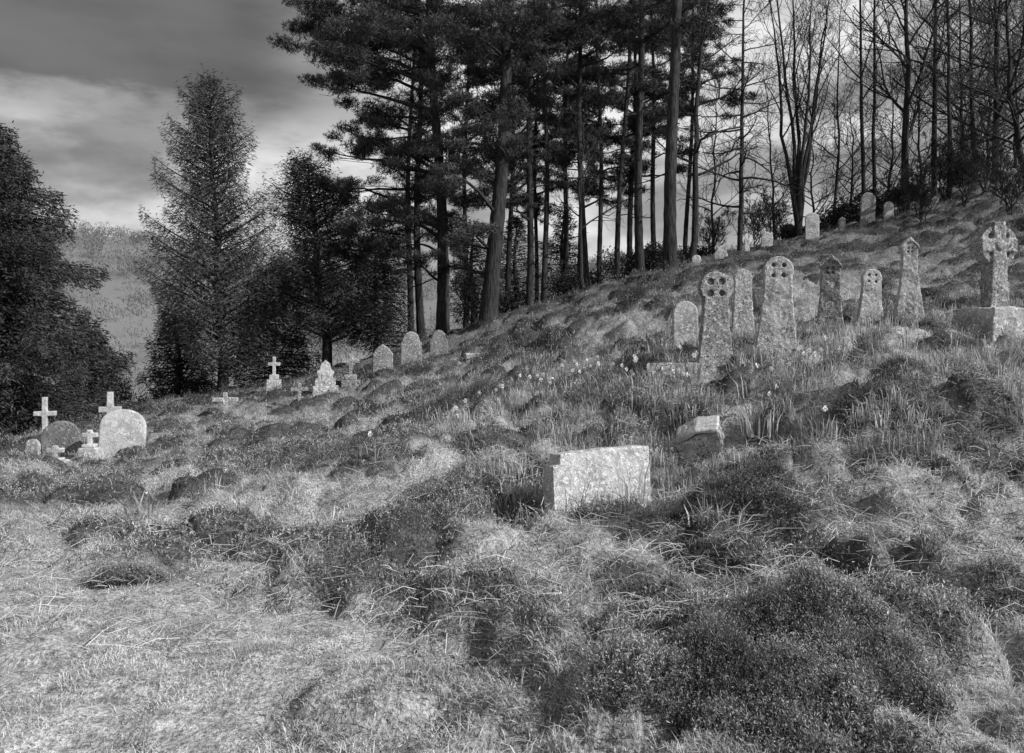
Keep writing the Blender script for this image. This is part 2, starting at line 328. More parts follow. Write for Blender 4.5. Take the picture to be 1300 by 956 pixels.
for a_ in [(1031,33,.55,1.15,-8,'pale upright headstone highest left on the skyline of the slope',M_st_pale,0),(1101,35,.62,1.35,-5,'tall rounded grey headstone among the bare trees on the ridge',M_st_mott,2),
 (1069,34.5,.3,.65,0,'small narrow stone between two larger stones on the ridge',M_st_mott,0),(1128,34.5,.42,.65,0,'small stone right of the tall grey one on the ridge',M_st_pale,0),
 (1281,33,.6,1.15,-20,'bright headstone high at the right edge under the bare branches',M_st_clean,0),(884,30,.35,.45,0,'low white stone at the foot of the tall straight pine on the ridge',M_st_pale,0),
 (915,31,.5,.5,-8,'low white broad stone on the crest by the thin leaning tree',M_st_pale,0),(973,32.5,.45,.55,-8,'squat white stone on the crest in front of the many stemmed tree',M_st_pale,4),(948,32,.22,.6,0,'thin white post stone on the crest',M_st_pale,0),(1185,35,.4,.55,0,'little stone beneath the right hand bare trees',M_st_mott,3)]:
    roundstone(*a_)
# ------------------------------------------------------------------ ground sheet
def heathmask(x,y):
    t1,i1,t2,i2=tuss(x,y)
    v=fbm(x*.5+4,y*.5,31,4)
    base=ss(.545,.625,v+.12*(i1-.5))
    base=np.maximum(base,ss(.69,.72,i1)*ss(.05,.25,t1)*.95)
    lawn=(1-ss(.2,.9,x))*(1-ss(4.2,5.0,y))
    return base*(1-pathm(x,y))*(1-.85*lawn)
NR,NC=900,560
r=2.0*np.exp(np.linspace(0,math.log(620),NR)); s_=np.linspace(-1.35,1.35,NC)
RR,SS=np.meshgrid(r,s_,indexing='ij'); GX=(RR*SS).ravel(); GY=(RR-4.5).ravel(); GZ=hgt(GX,GY)
gs=(.22+.14*fbm(GX*1.1,GY*1.1,21,4)); gs=gs*(1-.75*heathmask(GX,GY))+.10*pathm(GX,GY)*(.5+1.0*fbm(GX*2.5,GY*2.5,22,3)); gs*=(1-.45*ss(13,26,GY)); fw=ss(90,140,GY); gs=gs*(1-fw)+.19*fw  # cloud shade on the far slope and distance haze beyond put into tone
mb=MB(); i=np.arange(NR-1)[:,None]*NC; j=np.arange(NC-1)[None]
mb.add(np.stack([GX,GY,GZ],1),q=np.stack([i+j,i+j+1,i+NC+j+1,i+NC+j],-1).reshape(-1,4),shade=gs)
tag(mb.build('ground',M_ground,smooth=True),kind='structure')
# ------------------------------------------------------------------ grass
def sample(N,y0,y1,smax=.86,p=1.0):
    t=rng.random(N)
    if p==1.0: Y=y0*(y1/y0)**t
    else: Y=(y0**(1-p)+t*(y1**(1-p)-y0**(1-p)))**(1/(1-p))
    X=(rng.random(N)*2-1)*smax*Y
    return X,Y
def blades(name,X,Y,L,Wd,lean,az,shade,mat,root=.6):
    N=len(X); Z=hgt(X,Y)-.01
    p=np.stack([X,Y,Z],1); d=np.stack([np.cos(az),np.sin(az),np.zeros(N)],1); up=np.array([0,0,1.])
    up_h=np.sqrt(np.clip(1-lean**2,.02,1))
    mid=p+d*(lean*.35*L)[:,None]+up*(L*.6*up_h)[:,None]; tip=p+d*(lean*L)[:,None]+up*(L*up_h*.8)[:,None]
    a2=rng.random(N)*math.pi; w=np.stack([np.cos(a2),np.sin(a2),np.zeros(N)],1)*Wd[:,None]
    V=np.stack([p-w,p+w,mid+w*.8,mid-w*.8,tip],1)
    k=np.arange(N)[:,None]*5
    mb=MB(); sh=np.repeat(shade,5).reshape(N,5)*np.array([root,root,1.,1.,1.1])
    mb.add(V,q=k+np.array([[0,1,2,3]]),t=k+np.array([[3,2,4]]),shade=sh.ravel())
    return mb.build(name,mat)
def grassset(name,N,y0,y1,kind):
    X,Y=sample(N,y0,y1)
    hm=heathmask(X,Y); pm=pathm(X,Y)
    if kind=='turf': keep=rng.random(N)<(1-.88*hm)
    elif kind=='strand': keep=rng.random(N)<np.clip(.3+.9*ss(.40,.60,fbm(X*1.4,Y*1.4,41,3))-.6*pm-.25*hm,0,1)
    else:
        band=ss(.3,1.2,X+.30*(Y-7)+.6)*ss(6.5,8,Y)*(1-ss(15,18,Y)); keep=rng.random(N)<band*ss(.45,.58,fbm(X*2.1,Y*2.1,43,3))
    X,Y,hm,pm=X[keep],Y[keep],hm[keep],pm[keep]; n_=len(X)
    t1,i1,t2,i2=tuss(X,Y)
    sc_=.8+Y/18
    cl=fbm(X*3.2,Y*3.2,51,3); big=fbm(X*.5,Y*.5,52,3)
    cloud_shade=(1-.45*ss(14,26,Y))  # cloud shade over the far slope painted into the blade tone
    if kind=='turf':
        L=(.022+.065*ss(.35,.75,cl)*(.3+.9*t1))*(1-.45*pm)*(.6+.8*rng.random(n_))*sc_+.008
        Wd=.0021*sc_*(.6+.8*rng.random(n_))*(1-.2*pm)
        lean=np.clip(.35+.62*rng.random(n_),0,.98); az=fbm(X*4,Y*4,55,2)*12+rng.normal(size=n_)*2.0
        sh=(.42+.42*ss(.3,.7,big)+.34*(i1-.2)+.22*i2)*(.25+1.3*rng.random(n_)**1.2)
        sh=np.maximum(sh,.38*pm)*cloud_shade
    elif kind=='strand':
        L=(.05+.12*rng.random(n_))*sc_*(1-.3*pm); Wd=.0017*sc_*(.6+.9*rng.random(n_))
        lean=np.clip(.7+.3*rng.random(n_),0,.99); az=fbm(X*4.2,Y*4.2,56,2)*14+rng.normal(size=n_)*1.4
        sh=(.55+.30*rng.random(n_))*cloud_shade
    else:
        L=(.14+.15*rng.random(n_)); Wd=.005*(.6+.6*rng.random(n_)); lean=np.clip(.05+.45*rng.random(n_),0,.9); az=rng.random(n_)*6.28
        sh=.22+.45*rng.random(n_)
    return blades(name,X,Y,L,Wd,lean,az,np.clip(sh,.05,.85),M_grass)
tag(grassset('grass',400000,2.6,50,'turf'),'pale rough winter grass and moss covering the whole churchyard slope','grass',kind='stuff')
tag(grassset('dry_straw',115000,2.8,30,'strand'),'bleached dead grass stems lying tangled over the tussocks','dry grass',kind='stuff')
tag(grassset('bulb_leaves',95000,6,18,'bulb'),'upright young daffodil leaves scattered through the grass of the middle slope','bulb leaves',kind='stuff')
def sprigs(mb,X,Y,Z,L,k,leafL,shade,tilt=.35,tipgain=1.8):
    N=len(X); d=np.stack([rng.normal(size=N)*tilt,rng.normal(size=N)*tilt,np.ones(N)],1); d/=np.linalg.norm(d,axis=1)[:,None]
    p=np.stack([X,Y,Z],1)
    t=(np.arange(k)+.5)/k
    c=(p[:,None]+d[:,None]*(L[:,None]*t[None])[...,None]).reshape(-1,3)
    o=rng.normal(size=(N*k,3))*.8+np.repeat(d,k,axis=0)*.9
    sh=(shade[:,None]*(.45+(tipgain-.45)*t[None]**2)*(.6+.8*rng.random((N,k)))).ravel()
    ll=np.repeat(leafL,k)*(.7+.6*rng.random(N*k))
    mb.leaf(c,o,ll,ll*.15,sh)
N=130000; X,Y=sample(N,3.0,30,p=1.25); k=rng.random(N)<heathmask(X,Y); X,Y=X[k],Y[k]; Z=hgt(X,Y); n_=len(X); s2=.75+Y/14
mb=MB(); cl=fbm(X*2.6,Y*2.6,61,3); t1,i1,t2,i2=tuss(X,Y)
sprigs(mb,X,Y,Z,(.03+.09*ss(.35,.7,cl))*s2*(.6+.7*rng.random(n_)),7,.020*s2,(.09+.26*fbm(X*1.3,Y*1.3,62,3)*(.3+i2))*(1-.4*ss(13,26,Y)),tipgain=2.3)  # heather tone also darkened for the cloud shade up the slope
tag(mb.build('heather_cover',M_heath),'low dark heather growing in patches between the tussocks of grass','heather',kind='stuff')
def heather_bush(u,Y,rx,ry,hh,N,label,sh=.075,tg=2.4):
    x=XU(u,Y); z0=H1(x,Y); t=thing('heather_bush',label,'heather bush',(x,Y,z0))
    a=rng.random(N)*2*math.pi; q=np.sqrt(rng.random(N)); edge=1+.45*(fbm(np.cos(a)*2+u,np.sin(a)*2,71,3)-.5)*2
    X=x+rx*q*np.cos(a)*edge; Yy=Y+ry*q*np.sin(a)*edge; Zg=hgt(X,Yy)
    dome=hh*np.clip(1-q**2.4,0,1)*(.55+.9*fbm(X*4,Yy*4,72,3)); Zt=Zg+dome*rng.random(N)**.3
    mb=MB(); L=(.05+.06*rng.random(N))
    sprigs(mb,X-x,Yy-Y,Zt-z0,L,9,np.full(N,.015),sh*(.35+1.3*fbm(X*5,Yy*5,73,3))*np.ones(N),.45,tg)
    mb.build('foliage',M_heath,t)
    mb=MB()
    for _ in range(120):
        i_=rng.integers(N); tx,ty,tz=X[i_]-x,Yy[i_]-Y,Zt[i_]-z0
        b0=np.array([tx*.55,ty*.55,H1(x+tx*.55,Y+ty*.55)-z0-.02]); e=np.array([tx,ty,tz+.02]); md=(b0+e)/2+rng.normal(size=3)*.03
        mb.tube([b0,md,e],[.004,.003,.0015],4)
    mb.build('woody_stem_cluster',M_twig,t)
heather_bush(985,3.68,.82,.50,.15,25000,'big dark domed heather bush filling the bottom right foreground',.14,2.6)
heather_bush(930,6.5,.6,.4,.10,4000,'wiry heather mound just right of the low rough stone block',.12)
heather_bush(1310,4.4,.4,.4,.10,3000,'heather bush cut by the right edge in the near foreground',.14)
heather_bush(590,12.4,.85,.5,.2,4000,'dark rounded heather tussock on the middle of the slope left of the daffodils',.12)
heather_bush(160,5.5,.25,.18,.10,900,'small dark heather tuft alone in the pale grass at lower left',.14)
heather_bush(440,9.6,.6,.5,.14,2600,'low heather hump left of centre in front of the small crosses',.13)
heather_bush(800,17.8,.45,.35,.3,1500,'black heather clump on the open bank below the tall straight pine',.04)
heather_bush(1120,8.2,.6,.4,.12,3000,'low heather hummock on the bank below the short pierced headstone',.12)
N=8500; X,Y=sample(N,4.2,11,.8); k=(X>.2)|(rng.random(N)<.35); X,Y=X[k],Y[k]; Z=hgt(X,Y); mb=MB()
for x,y,z in zip(X,Y,Z):
    a=rng.random()*6.28; L=.08+.22*rng.random(); d=np.array([math.cos(a),math.sin(a),.15]); p0=np.array([x,y,z+.02+.06*rng.random()])
    mb.tube([p0,p0+d*L*.5+rng.normal(size=3)*.015+[0,0,.02],p0+d*L+rng.normal(size=3)*.02],[.0024,.002,.001],3,shade=.4+.4*rng.random())
tag(mb.build('dead_stems',M_grass),'thin bleached dead stems scattered over the heather','dead stems',kind='stuff')
# ------------------------------------------------------------------ daffodils
def daff(u,Y,nl,nf,label,grp,ht=.3,spread=.14,leafsh=.36):
    x,y,z=loc(u,Y,-.01); t=thing('daffodil_clump' if nf else 'bulb_leaf_clump',label,'daffodils' if nf else 'leaf clump',(x,y,z),group=grp)
    a=rng.random(nl)*6.28; q=np.sqrt(rng.random(nl))*spread; X=q*np.cos(a); Yy=q*np.sin(a)
    L=ht*(.6+.5*rng.random(nl)); ln=np.clip(.1+.45*rng.random(nl),0,.9); az=a+rng.normal(size=nl)*.5
    p=np.stack([X,Yy,np.zeros(nl)-.03],1); d=np.stack([np.cos(az),np.sin(az),np.zeros(nl)],1)
    mid=p+d*(ln*.25*L)[:,None]+np.array([0,0,1.])*(L*.6)[:,None]; tip=p+d*(ln*L)[:,None]+np.array([0,0,1.])*(L*np.sqrt(1-ln**2))[:,None]
    a2=rng.random(nl)*3.14; w=np.stack([np.cos(a2),np.sin(a2),0*a2],1)*.0065
    V=np.stack([p-w,p+w,mid+w,mid-w,tip+w*.3,tip-w*.3],1); k=np.arange(nl)[:,None]*6
    mb=MB(); mb.add(V,q=np.concatenate([k+np.array([[0,1,2,3]]),k+np.array([[3,2,4,5]])]),shade=np.repeat(leafsh*(.4+1.3*rng.random(nl)),6)); mb.build('leaves',M_daff,t)
    for i_ in range(nf):
        a_=rng.random()*6.28; q_=spread*1.2*rng.random(); hx,hy=q_*math.cos(a_),q_*math.sin(a_); hz=ht*(.85+.45*rng.random())
        mb=MB(); mb.tube([(hx,hy,0),(hx*1.1,hy*1.1,hz*.6),(hx*1.2,hy*1.2,hz)],[.004,.0035,.003],4,shade=.15); st=mb.build('stem',M_daff,t)
        f=MB(); fd=np.array([rng.normal()*.9,-1,-.2+rng.normal()*.3]); fd/=np.linalg.norm(fd); e1=np.cross(fd,[0,0,1.]); e1/=np.linalg.norm(e1); e2=np.cross(e1,fd); c0=np.array([hx*1.2,hy*1.2,hz])+fd*.01
        for k_ in range(6):
            th=k_*math.pi/3; dd=e1*math.cos(th)+e2*math.sin(th); pp=np.cross(dd,fd)
            f.add([c0,c0+dd*.02+pp*.014,c0+dd*.04+fd*.006,c0+dd*.02-pp*.014],q=[[0,1,2,3]],shade=.85)
        f.tube([c0,c0+fd*.02,c0+fd*.032],[.008,.009,.013],8,shade=.7); f.build('flower_head',M_petal,st)
for u,Y,nf in [(690,13,3),(700,12.6,2),(720,13.4,3),(735,12.8,2),(660,13.2,2),(760,13.2,2),(712,14,2),(680,13.8,2),(748,14.2,2),(725,12.2,3),(770,12.4,2),(705,13.3,2)]:
    daff(u,Y,24,nf,'white daffodils in the loose drift on the middle of the slope','daffodils on the middle slope',.28)
for u,Y,nf in [(805,11.8,3),(845,11.3,3),(858,12.2,3),(880,10.9,2),(830,11.0,2),(792,12.4,2),(820,12.4,3),(866,10.4,2),(812,10.9,2)]:
    daff(u,Y,30,nf,'daffodil clump in grass just left of and below the tall mottled pierced headstone','daffodils by the mottled headstone')
for u,Y,nf in [(990,9.8,2),(1025,10.3,3),(975,9.4,2),(1008,10.6,3),(1060,10.2,2),(1040,9.6,2),(950,10,2),(1015,9.6,2)]:
    daff(u,Y,30,nf,'daffodil clump in grass below the broad pale pierced headstone','daffodils below the pale headstone',.32)
for u,Y,nf in [(575,11.2,2),(598,11.6,2),(640,11.8,3),(585,10.6,1)]:
    daff(u,Y,24,nf,'daffodils in front of the dark heather tussock left of centre','daffodils by the heather tussock')
for u,Y,nf,l in [(268,8.6,1,'single pale daffodil in grass at left of the slope'),(180,7.4,1,'lone small daffodil near the pale grass at left'),(470,8.8,1,'single daffodil left of the low granite block'),(1150,11,2,'daffodils on the bank under the slender gabled headstone'),(1050,7.6,1,'lone daffodil on the mound right of the fallen stone')]:
    daff(u,Y,16,nf,l,None,.24)
for u,Y,nl,ht,l in [(1270,9.2,90,.42,'large upright clump of strap leaves at right below the celtic cross'),(840,12.9,45,.40,'tall leaf clump against the small plain rounded headstone'),(943,10.6,60,.36,'dense leaf clump right of the mottled pierced headstone base'),
 (965,8.6,60,.38,'strap leaf clump right of the small half sunken stone'),(798,7.05,12,.44,'few broad leaves growing in front of the low granite block'),(908,6.0,22,.28,'leafy sprouts on the wiry heather mound'),
 (610,10.4,50,.28,'leaf clump on the bank left of the low granite block'),(700,10,50,.26,'leaf clump directly behind the low granite block'),(420,7.3,24,.18,'short leaf clump in the left middle grass'),(1200,8.6,40,.3,'leaf clump left of the largest one at the right'),
 (780,9.6,40,.26,'leaf clump between the low granite block and the half sunken stone'),(660,8.4,30,.24,'leaf clump just up the slope left of the granite block'),(1090,11.8,45,.3,'leaf clump on the bank under the dark gabled headstone'),(500,12,40,.26,'leaf clump in the grass left of the dark rounded tussock')]:
    daff(u,Y,nl,0,l,None,ht,.2 if nl>20 else .15,.42)
# ------------------------------------------------------------------ trees
def arr(*a): return np.array(a,float)
def unit(v): return v/(np.linalg.norm(v)+1e-9)
def conifer(name,u,Y,Hh,prof,nb,label,dens=60,droop=.25,leafL=.2,leafW=.035,zb=.08,sh=.05,lean=0,tr=.22,grp=None,up=0.,rv=.5,sprd=1.0):
    x,y,z=loc(u,Y,-.1); t=thing(name,label,'tree',(x,y,z),group=grp)
    mb=MB(); zz=np.linspace(0,Hh,9); tx=lean*(zz/Hh)**1.3+.08*np.sin(zz*1.3); tp=np.stack([tx,0*zz,zz],1)
    mb.tube(tp,tr*(1-zz/Hh*.95),8); mb.build('trunk',M_bark,t,True)
    br=MB(); lf=MB(); br.tube(tp,.5*tr*(1-zz/Hh*.95),5)
    for i_ in range(nb):
        tt=((i_+.5)/nb)**.9; h0=Hh*(zb+(1-zb)*tt)*.985; az=i_*2.39996+rng.normal()*.3; R=prof(tt)*(1.1-rv*rng.random()); R=max(R,.15)
        d=arr(math.cos(az),math.sin(az),0); lat=arr(-d[1],d[0],0); s0=arr(np.interp(h0,zz,tx),0,h0)
        def pos(s):
            s=np.asarray(s)[...,None]; return s0+d*R*s+arr(0,0,1)*R*(up*s-droop*s**2+.10*s**4)
        sg=np.linspace(0,1,5); br.tube(pos(sg),np.linspace(.02+.012*R,.006,5),4)
        m_=int(dens*R*(.6+.8*rng.random()))+12
        s=rng.random(m_)**.62; wl=(.34*R*(1-s)+.14)*sprd
        c=pos(s)+lat*(rng.normal(size=m_)*wl*.7)[:,None]; c[:,2]+=rng.normal(size=m_)*.12*sprd-.03-.10*rng.random(m_)*R*.5
        dd=d*.7+lat*(rng.normal(size=m_)*.8)[:,None]+np.stack([0*s,0*s,-.25+.5*rng.normal(size=m_)],1)
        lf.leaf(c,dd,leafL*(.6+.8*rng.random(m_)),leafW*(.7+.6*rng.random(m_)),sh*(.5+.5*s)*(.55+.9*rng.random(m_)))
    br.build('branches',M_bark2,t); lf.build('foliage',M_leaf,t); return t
conifer('yew_tree',-14,24,9.8,lambda t:5.0*(1-t)**.55*(.8+.25*math.sin(t*14)**2),270,'massive dark yew tree filling the left edge behind the graves',200,.22,.16,.018,.02,.055,rv=.6)
conifer('cypress_tree',283,30,11.9,lambda t:3.2*(1-t)**.5*(1-.2*max(0,.2-t)/.2),240,'tall pointed conifer standing alone left of the pine wood',175,.0,.18,.013,.04,.085,lean=-.6,up=.5,rv=.8,sprd=1.5)
conifer('young_conifer',415,32,8.6,lambda t:3.4*(1-t)**.42*(.85+.2*math.sin(t*11)),190,'rounder dark conifer between the pointed one and the pines',170,.15,.18,.014,.12,.07,lean=-.9,up=.45,rv=.85,sprd=1.8)
conifer('young_conifer',345,33,5.0,lambda t:2.2*(1-t)**.4,80,'low dark evergreen at the foot of the tall pointed conifer',140,.15,.2,.018,.05,.06,sprd=1.4)
conifer('young_conifer',478,34,5.8,lambda t:2.0*(1-t)**.5,80,'low dark evergreen under the left limbs of the pines',140,.15,.2,.018,.12,.055,sprd=1.4)
conifer('young_conifer',225,33,4.0,lambda t:1.6*(1-t)**.5,60,'low evergreen left of the tall pointed conifer trunk',140,.15,.2,.018,.05,.06,sprd=1.4)
conifer('yew_tree',115,30,3.6,lambda t:1.7*(1-t)**.45,60,'low spreading yew beside the massive one at left',140,.15,.2,.018,.03,.055,sprd=1.4)
for u,Y,h_,l in [(715,43,6,'shaded evergreen between the thin pine trunks'),(600,40,6,'shaded evergreen behind and left of the thickest pine trunk'),(655,42,6,'shaded evergreen deep in the wood right of the thickest trunk')]:
    conifer('young_conifer',u,Y,h_,lambda t:1.8*(1-t)**.45,65,l,75,.1,.24,.02,.12,.05,up=.2,rv=.7)
def pad(lf,c,R,nt,nl,wn,sh):
    p=rng.normal(size=(nt,3)); p/=np.linalg.norm(p,axis=1)[:,None]; p*=(rng.random(nt)**.5)[:,None]; p*=arr(R,R,R*.42); p[:,2]=p[:,2]+.1*R
    cc=np.repeat(c+p,7,axis=0); d=rng.normal(size=(nt*7,3)); d[:,2]+=.55
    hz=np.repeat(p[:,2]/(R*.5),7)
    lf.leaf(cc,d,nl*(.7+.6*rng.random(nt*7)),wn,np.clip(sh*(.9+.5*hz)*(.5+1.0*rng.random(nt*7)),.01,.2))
def pine(u,Y,r,utop,Hh,pads,label,nrand=0,cb=.5,cR=3.,padR=.9,tuft=210,nl=.16,wn=.011,sh=.055,stubs=10):
    x,y,z=loc(u,Y,-.1); t=thing('pine_tree',label,'tree',(x,y,z),group='tall pines along the ridge')
    z14=CZ+CV/F*Y; dx=(XU(utop,Y)-x)/(z14-z)
    zz=np.linspace(0,Hh,14); ph=rng.random()*6; cx=dx*zz+.10*np.sin(zz*.45+ph)-.10*math.sin(ph); cy=.08*np.sin(zz*.5+ph)
    rad=r*(1-.72*zz/Hh); rad[0]*=1.2
    mb=MB(); z2=np.linspace(0,Hh,60)
    P=np.stack([np.interp(z2,zz,cx),np.interp(z2,zz,cy),z2],1); rr=np.interp(z2,zz,rad); rr=rr*(1+.05*np.sin(z2*7))
    mb.tube(P,rr,12); mb.build('trunk',M_bark,t,True)
    allp=[(arr(p[0]-x,p[1]-y,p[2]-z),p[3]) for p in pads]
    for i_ in range(nrand):
        q=rng.random(); h0=Hh*(cb+(1-cb)*q); a=rng.random()*6.28; R=cR*(1-q**2.5*.75)*(.35+.65*rng.random())
        allp.append((arr(np.interp(h0,zz,cx)+R*math.cos(a),R*math.sin(a),h0),padR*(.6+.7*rng.random())))
    br=MB(); lf=MB(); br.tube(P[::3],rr[::3]*.5,5)
    for c,R in allp:
        hd=math.hypot(c[0]-np.interp(c[2],zz,cx),c[1]); h0=float(np.clip(c[2]-hd*(.05+.3*rng.random()),1.5,Hh*.97)); s0=arr(np.interp(h0,zz,cx),np.interp(h0,zz,cy),h0)
        s=np.linspace(0,1,8)[:,None]; md=rng.normal(size=3)*.18*max(hd,.5)*.6; pts=s0+(c-s0)*s+np.sin(s*math.pi)*(md+arr(0,0,.1*hd))+rng.normal(size=(8,3))*.05*s
        rb=.03+.018*hd; br.tube(pts,np.linspace(rb,.014,8),5)
        for _ in range(5):
            s_i=rng.integers(3,8); e=c+np.clip(rng.normal(size=3),-1.2,1.2)*arr(R,R,R*.35)*.75; q0=pts[s_i]; br.tube([q0,(q0+e)/2+rng.normal(size=3)*.1,e],[.018,.012,.006],3)
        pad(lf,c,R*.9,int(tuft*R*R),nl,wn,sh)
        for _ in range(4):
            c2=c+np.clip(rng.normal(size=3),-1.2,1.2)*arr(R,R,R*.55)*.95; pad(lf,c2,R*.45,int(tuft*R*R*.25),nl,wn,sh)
    for _ in range(stubs):
        h0=Hh*(.15+.45*rng.random()); a=rng.random()*6.28; L=.4+1.6*rng.random(); s0=arr(np.interp(h0,zz,cx),np.interp(h0,zz,cy),h0); d=arr(math.cos(a),math.sin(a),-.1+.3*rng.random())
        p1=s0+d*L*.5+rng.normal(size=3)*.08; br.tube([s0,p1,s0+d*L+rng.normal(size=3)*.15],[.03,.02,.006],4)
    br.build('branches',M_bark2,t); lf.build('foliage',M_leaf,t); return t
def padpx(lst,Y,R=1.0):
    out=[]
    for e in lst:
        u,v=e[0],e[1]; k=e[2] if len(e)>2 else 1; yy=Y+np.clip(rng.normal(),-1.5,1.5)*1.3
        out.append((XU(u,yy),yy,CZ+(CV-v)/F*yy,R*k))
    return out
pine(620,29,.31,642,19,padpx([(600,60),(640,90,.9),(575,130,.9),(610,170,.9),(655,150,.8),(590,215,.9),(640,240,.8),(560,185,.8),(600,20),(650,30),(690,90,.7),(690,30,.9),(615,295,.6),(665,200,.6),(585,-40),(660,-60),(620,-120),(560,40),(640,-20),(700,-30),(580,310,.6),(600,260,.8),(570,340,.5),(620,60,.8),(630,130,.7),(560,240,.8),(630,200,.7)],29,1.1),'thickest pine trunk at the front left of the wood',tuft=290)
pine(562,31,.25,546,19,padpx([(400,40),(420,75),(400,10,.9),(430,20),(450,105),(470,60),(425,110,.7),(480,145),(505,90),(520,30),(460,190,.8),(440,240,.7),(425,245,.5),(500,215,.9),(475,270,.9),(520,280,.9),(450,290,.8),(540,150),(520,190,.8),(410,-40),(450,-50),(510,-30),(560,-60),(545,240,.9),(570,290,.7),(500,320,.8),(415,195,.5),(490,10),(530,330,.6),(450,40),(440,75),(480,100,.8),(500,50,.8),(540,70,.9),(550,110,.9),(560,20,.8),(485,185,.7),(540,200,.8),(475,30)],31,1.15),'pine with long low limbs reaching far left over the conifers',tuft=290)
pine(535,34,.18,533,17,padpx([(520,250),(500,300,.8),(550,300,.8),(480,340,.7),(520,130),(560,100),(535,20),(450,330,.7),(550,180),(570,220,.9)],34,1.1),'slim dark pine trunk close behind, right one of a near touching pair',4,.55,2.5)
pine(521,35,.15,527,16,padpx([(490,260),(460,310,.9),(430,320,.8),(505,200),(500,60),(540,270,.9)],35,1.1),'slim dark pine trunk close behind, left one of a near touching pair',4,.6,2.5)
pine(672,33,.15,681,19,padpx([(680,130,.9),(710,90,.7),(660,60),(700,190,.6),(720,40,.8),(660,250,.5),(650,180,.7)],33,1.0),'thin pine just right of the thickest trunk',9,.55,2.4)
pine(690,34.5,.13,688,18,[],'second thin pine right of the thickest trunk, slightly narrower',15,.42,2.4)
pine(745,34,.14,738,18,padpx([(760,60,.8),(735,120,.8),(780,20,.9),(720,200,.6),(770,130,.6),(760,170,.6)],34,1.),'thin pine in the middle of the wood with a foliage gap to its left',10,.5,2.6)
pine(783,36,.13,800,19,[],'thin pine leaning slightly right in the middle of the wood',19,.4,2.8)
pine(813,33,.19,812,20,padpx([(830,40,.9),(790,90,.8),(820,110,.6),(850,20),(780,40,.9),(800,180,.5)],33,1.),'sturdy pine immediately left of the tall bare trunked front one',11,.5,2.8)
pine(851,27,.23,855,20,padpx([(820,10,.7),(885,25,.6),(840,-40),(880,-50)],27,.9),'tall straight pine with a clean bare trunk at the front right of the wood',6,.8,2.5,stubs=6)
for i_,(u,Y,r_,ut,cb,l) in enumerate([(645,40,.15,650,.4,'background pine seen just right of the thickest trunk'),(715,42,.16,722,.35,'background pine deep in the wood between thin trunks'),(760,41,.14,757,.35,'background pine deep in the middle of the wood'),(800,43,.17,806,.35,'background pine behind the leaning thin one'),(832,42,.15,826,.35,'background pine seen between the two sturdy right trunks'),(590,42,.15,596,.4,'background pine left of the thickest trunk'),(868,44,.14,880,.5,'background pine right of the clean bare trunk'),(735,45,.13,730,.3,'farthest background pine in the middle of the wood'),(680,45,.13,684,.3,'farthest background pine right of the thickest trunk')]):
    pine(u,Y,r_,ut,18,[],l,19,cb,2.5,.9,150,.22,.015,.05,10)
def bare(u,Y,r,Hh,lean,label,nch=(16,7,5),up=.5,spread=.8,cs=.3,stems=1,fan=.0,blen=.35,wob=.06,name='bare_tree',cat='tree',grp='bare winter trees on the ridge'):
    x,y,z=loc(u,Y,-.1); t=thing(name,label,cat,(x,y,z),group=grp)
    for s_i in range(stems):
        tk=MB(); br=MB()
        def grow(p,d,L,r_,lvl):
            m_=6 if lvl==0 else 4
            pts=[p]
            for _ in range(m_):
                d=unit(d+rng.normal(size=3)*(.12+.06*lvl)+arr(0,0,.07*up)); p=p+d*L/m_; pts.append(p)
            pts=np.array(pts); rad=np.linspace(r_,max(r_*.35,.006),m_+1)
            br.tube(pts,rad,5 if r_>.03 else 3)
            if lvl<len(nch)-1:
                for _ in range(nch[lvl+1]):
                    f=.2+.8*rng.random(); i0=min(int(f*m_),m_-1); q=pts[i0]+(pts[i0+1]-pts[i0])*(f*m_-i0)
                    a=rng.normal(size=3); a=unit(a-d*np.dot(a,d)); nd=unit(d*.8+a*.75+arr(0,0,.15)); grow(q,nd,L*(.35+.35*rng.random())*(1.15-.5*f),max(r_*(1-.65*f)*.6,.007),lvl+1)
        a=s_i*2*math.pi/max(stems,1)+.5; ln=lean+(fan*math.cos(a) if stems>1 else 0); lny=fan*math.sin(a)*.6 if stems>1 else 0
        hh=Hh*(.8+.25*rng.random()) if stems>1 else Hh
        zz=np.linspace(0,hh,14); wx=np.cumsum(rng.normal(size=14)*wob); wy=np.cumsum(rng.normal(size=14)*wob); P=np.stack([ln*zz+wx-wx[0],lny*zz+wy-wy[0],zz],1)
        rad=r*(1-.9*(zz/hh)); tk.tube(P,np.maximum(rad,.012),8); br.tube(P,np.maximum(rad,.012)*.5,4)
        for k_ in range(nch[0]):
            f=cs+(1-cs)*(k_+rng.random())/nch[0]; h0=f*hh*.99; s0=arr(np.interp(h0,zz,P[:,0]),np.interp(h0,zz,P[:,1]),h0); a=k_*2.4+rng.normal()*.4
            d=unit(arr(math.cos(a)*spread,math.sin(a)*spread,up+.2*rng.random())); L=hh*blen*(1.15-f*.75)*(.6+.6*rng.random())
            grow(s0,d,L,max(r*(1-.9*f)*.55,.014),0)
        st=tk.build('trunk' if stems==1 else 'stem',M_bark2,t,True); br.build('branches',M_twig,st if stems>1 else t)
    return t
bare(876,31,.15,13,.07,'thin bare tree leaning right beside the clean trunked pine',(18,7,5),.25,1,.25,blen=.25)
bare(939,34,.12,15,.01,'thin bare larch with fine level twigs on the crest',(44,8,4),0.02,1,.12,blen=.2,wob=.03)
bare(1014,38,.12,15,.0,'many stemmed bare tree fanning up from the crest',(9,7,5),1.0,.5,.35,stems=6,fan=.13,blen=.28)
bare(1098,40,.12,18,-.005,'left one of a pair of straight bare poles on the ridge',(14,6,5),.5,.8,.3,blen=.18,wob=.03)
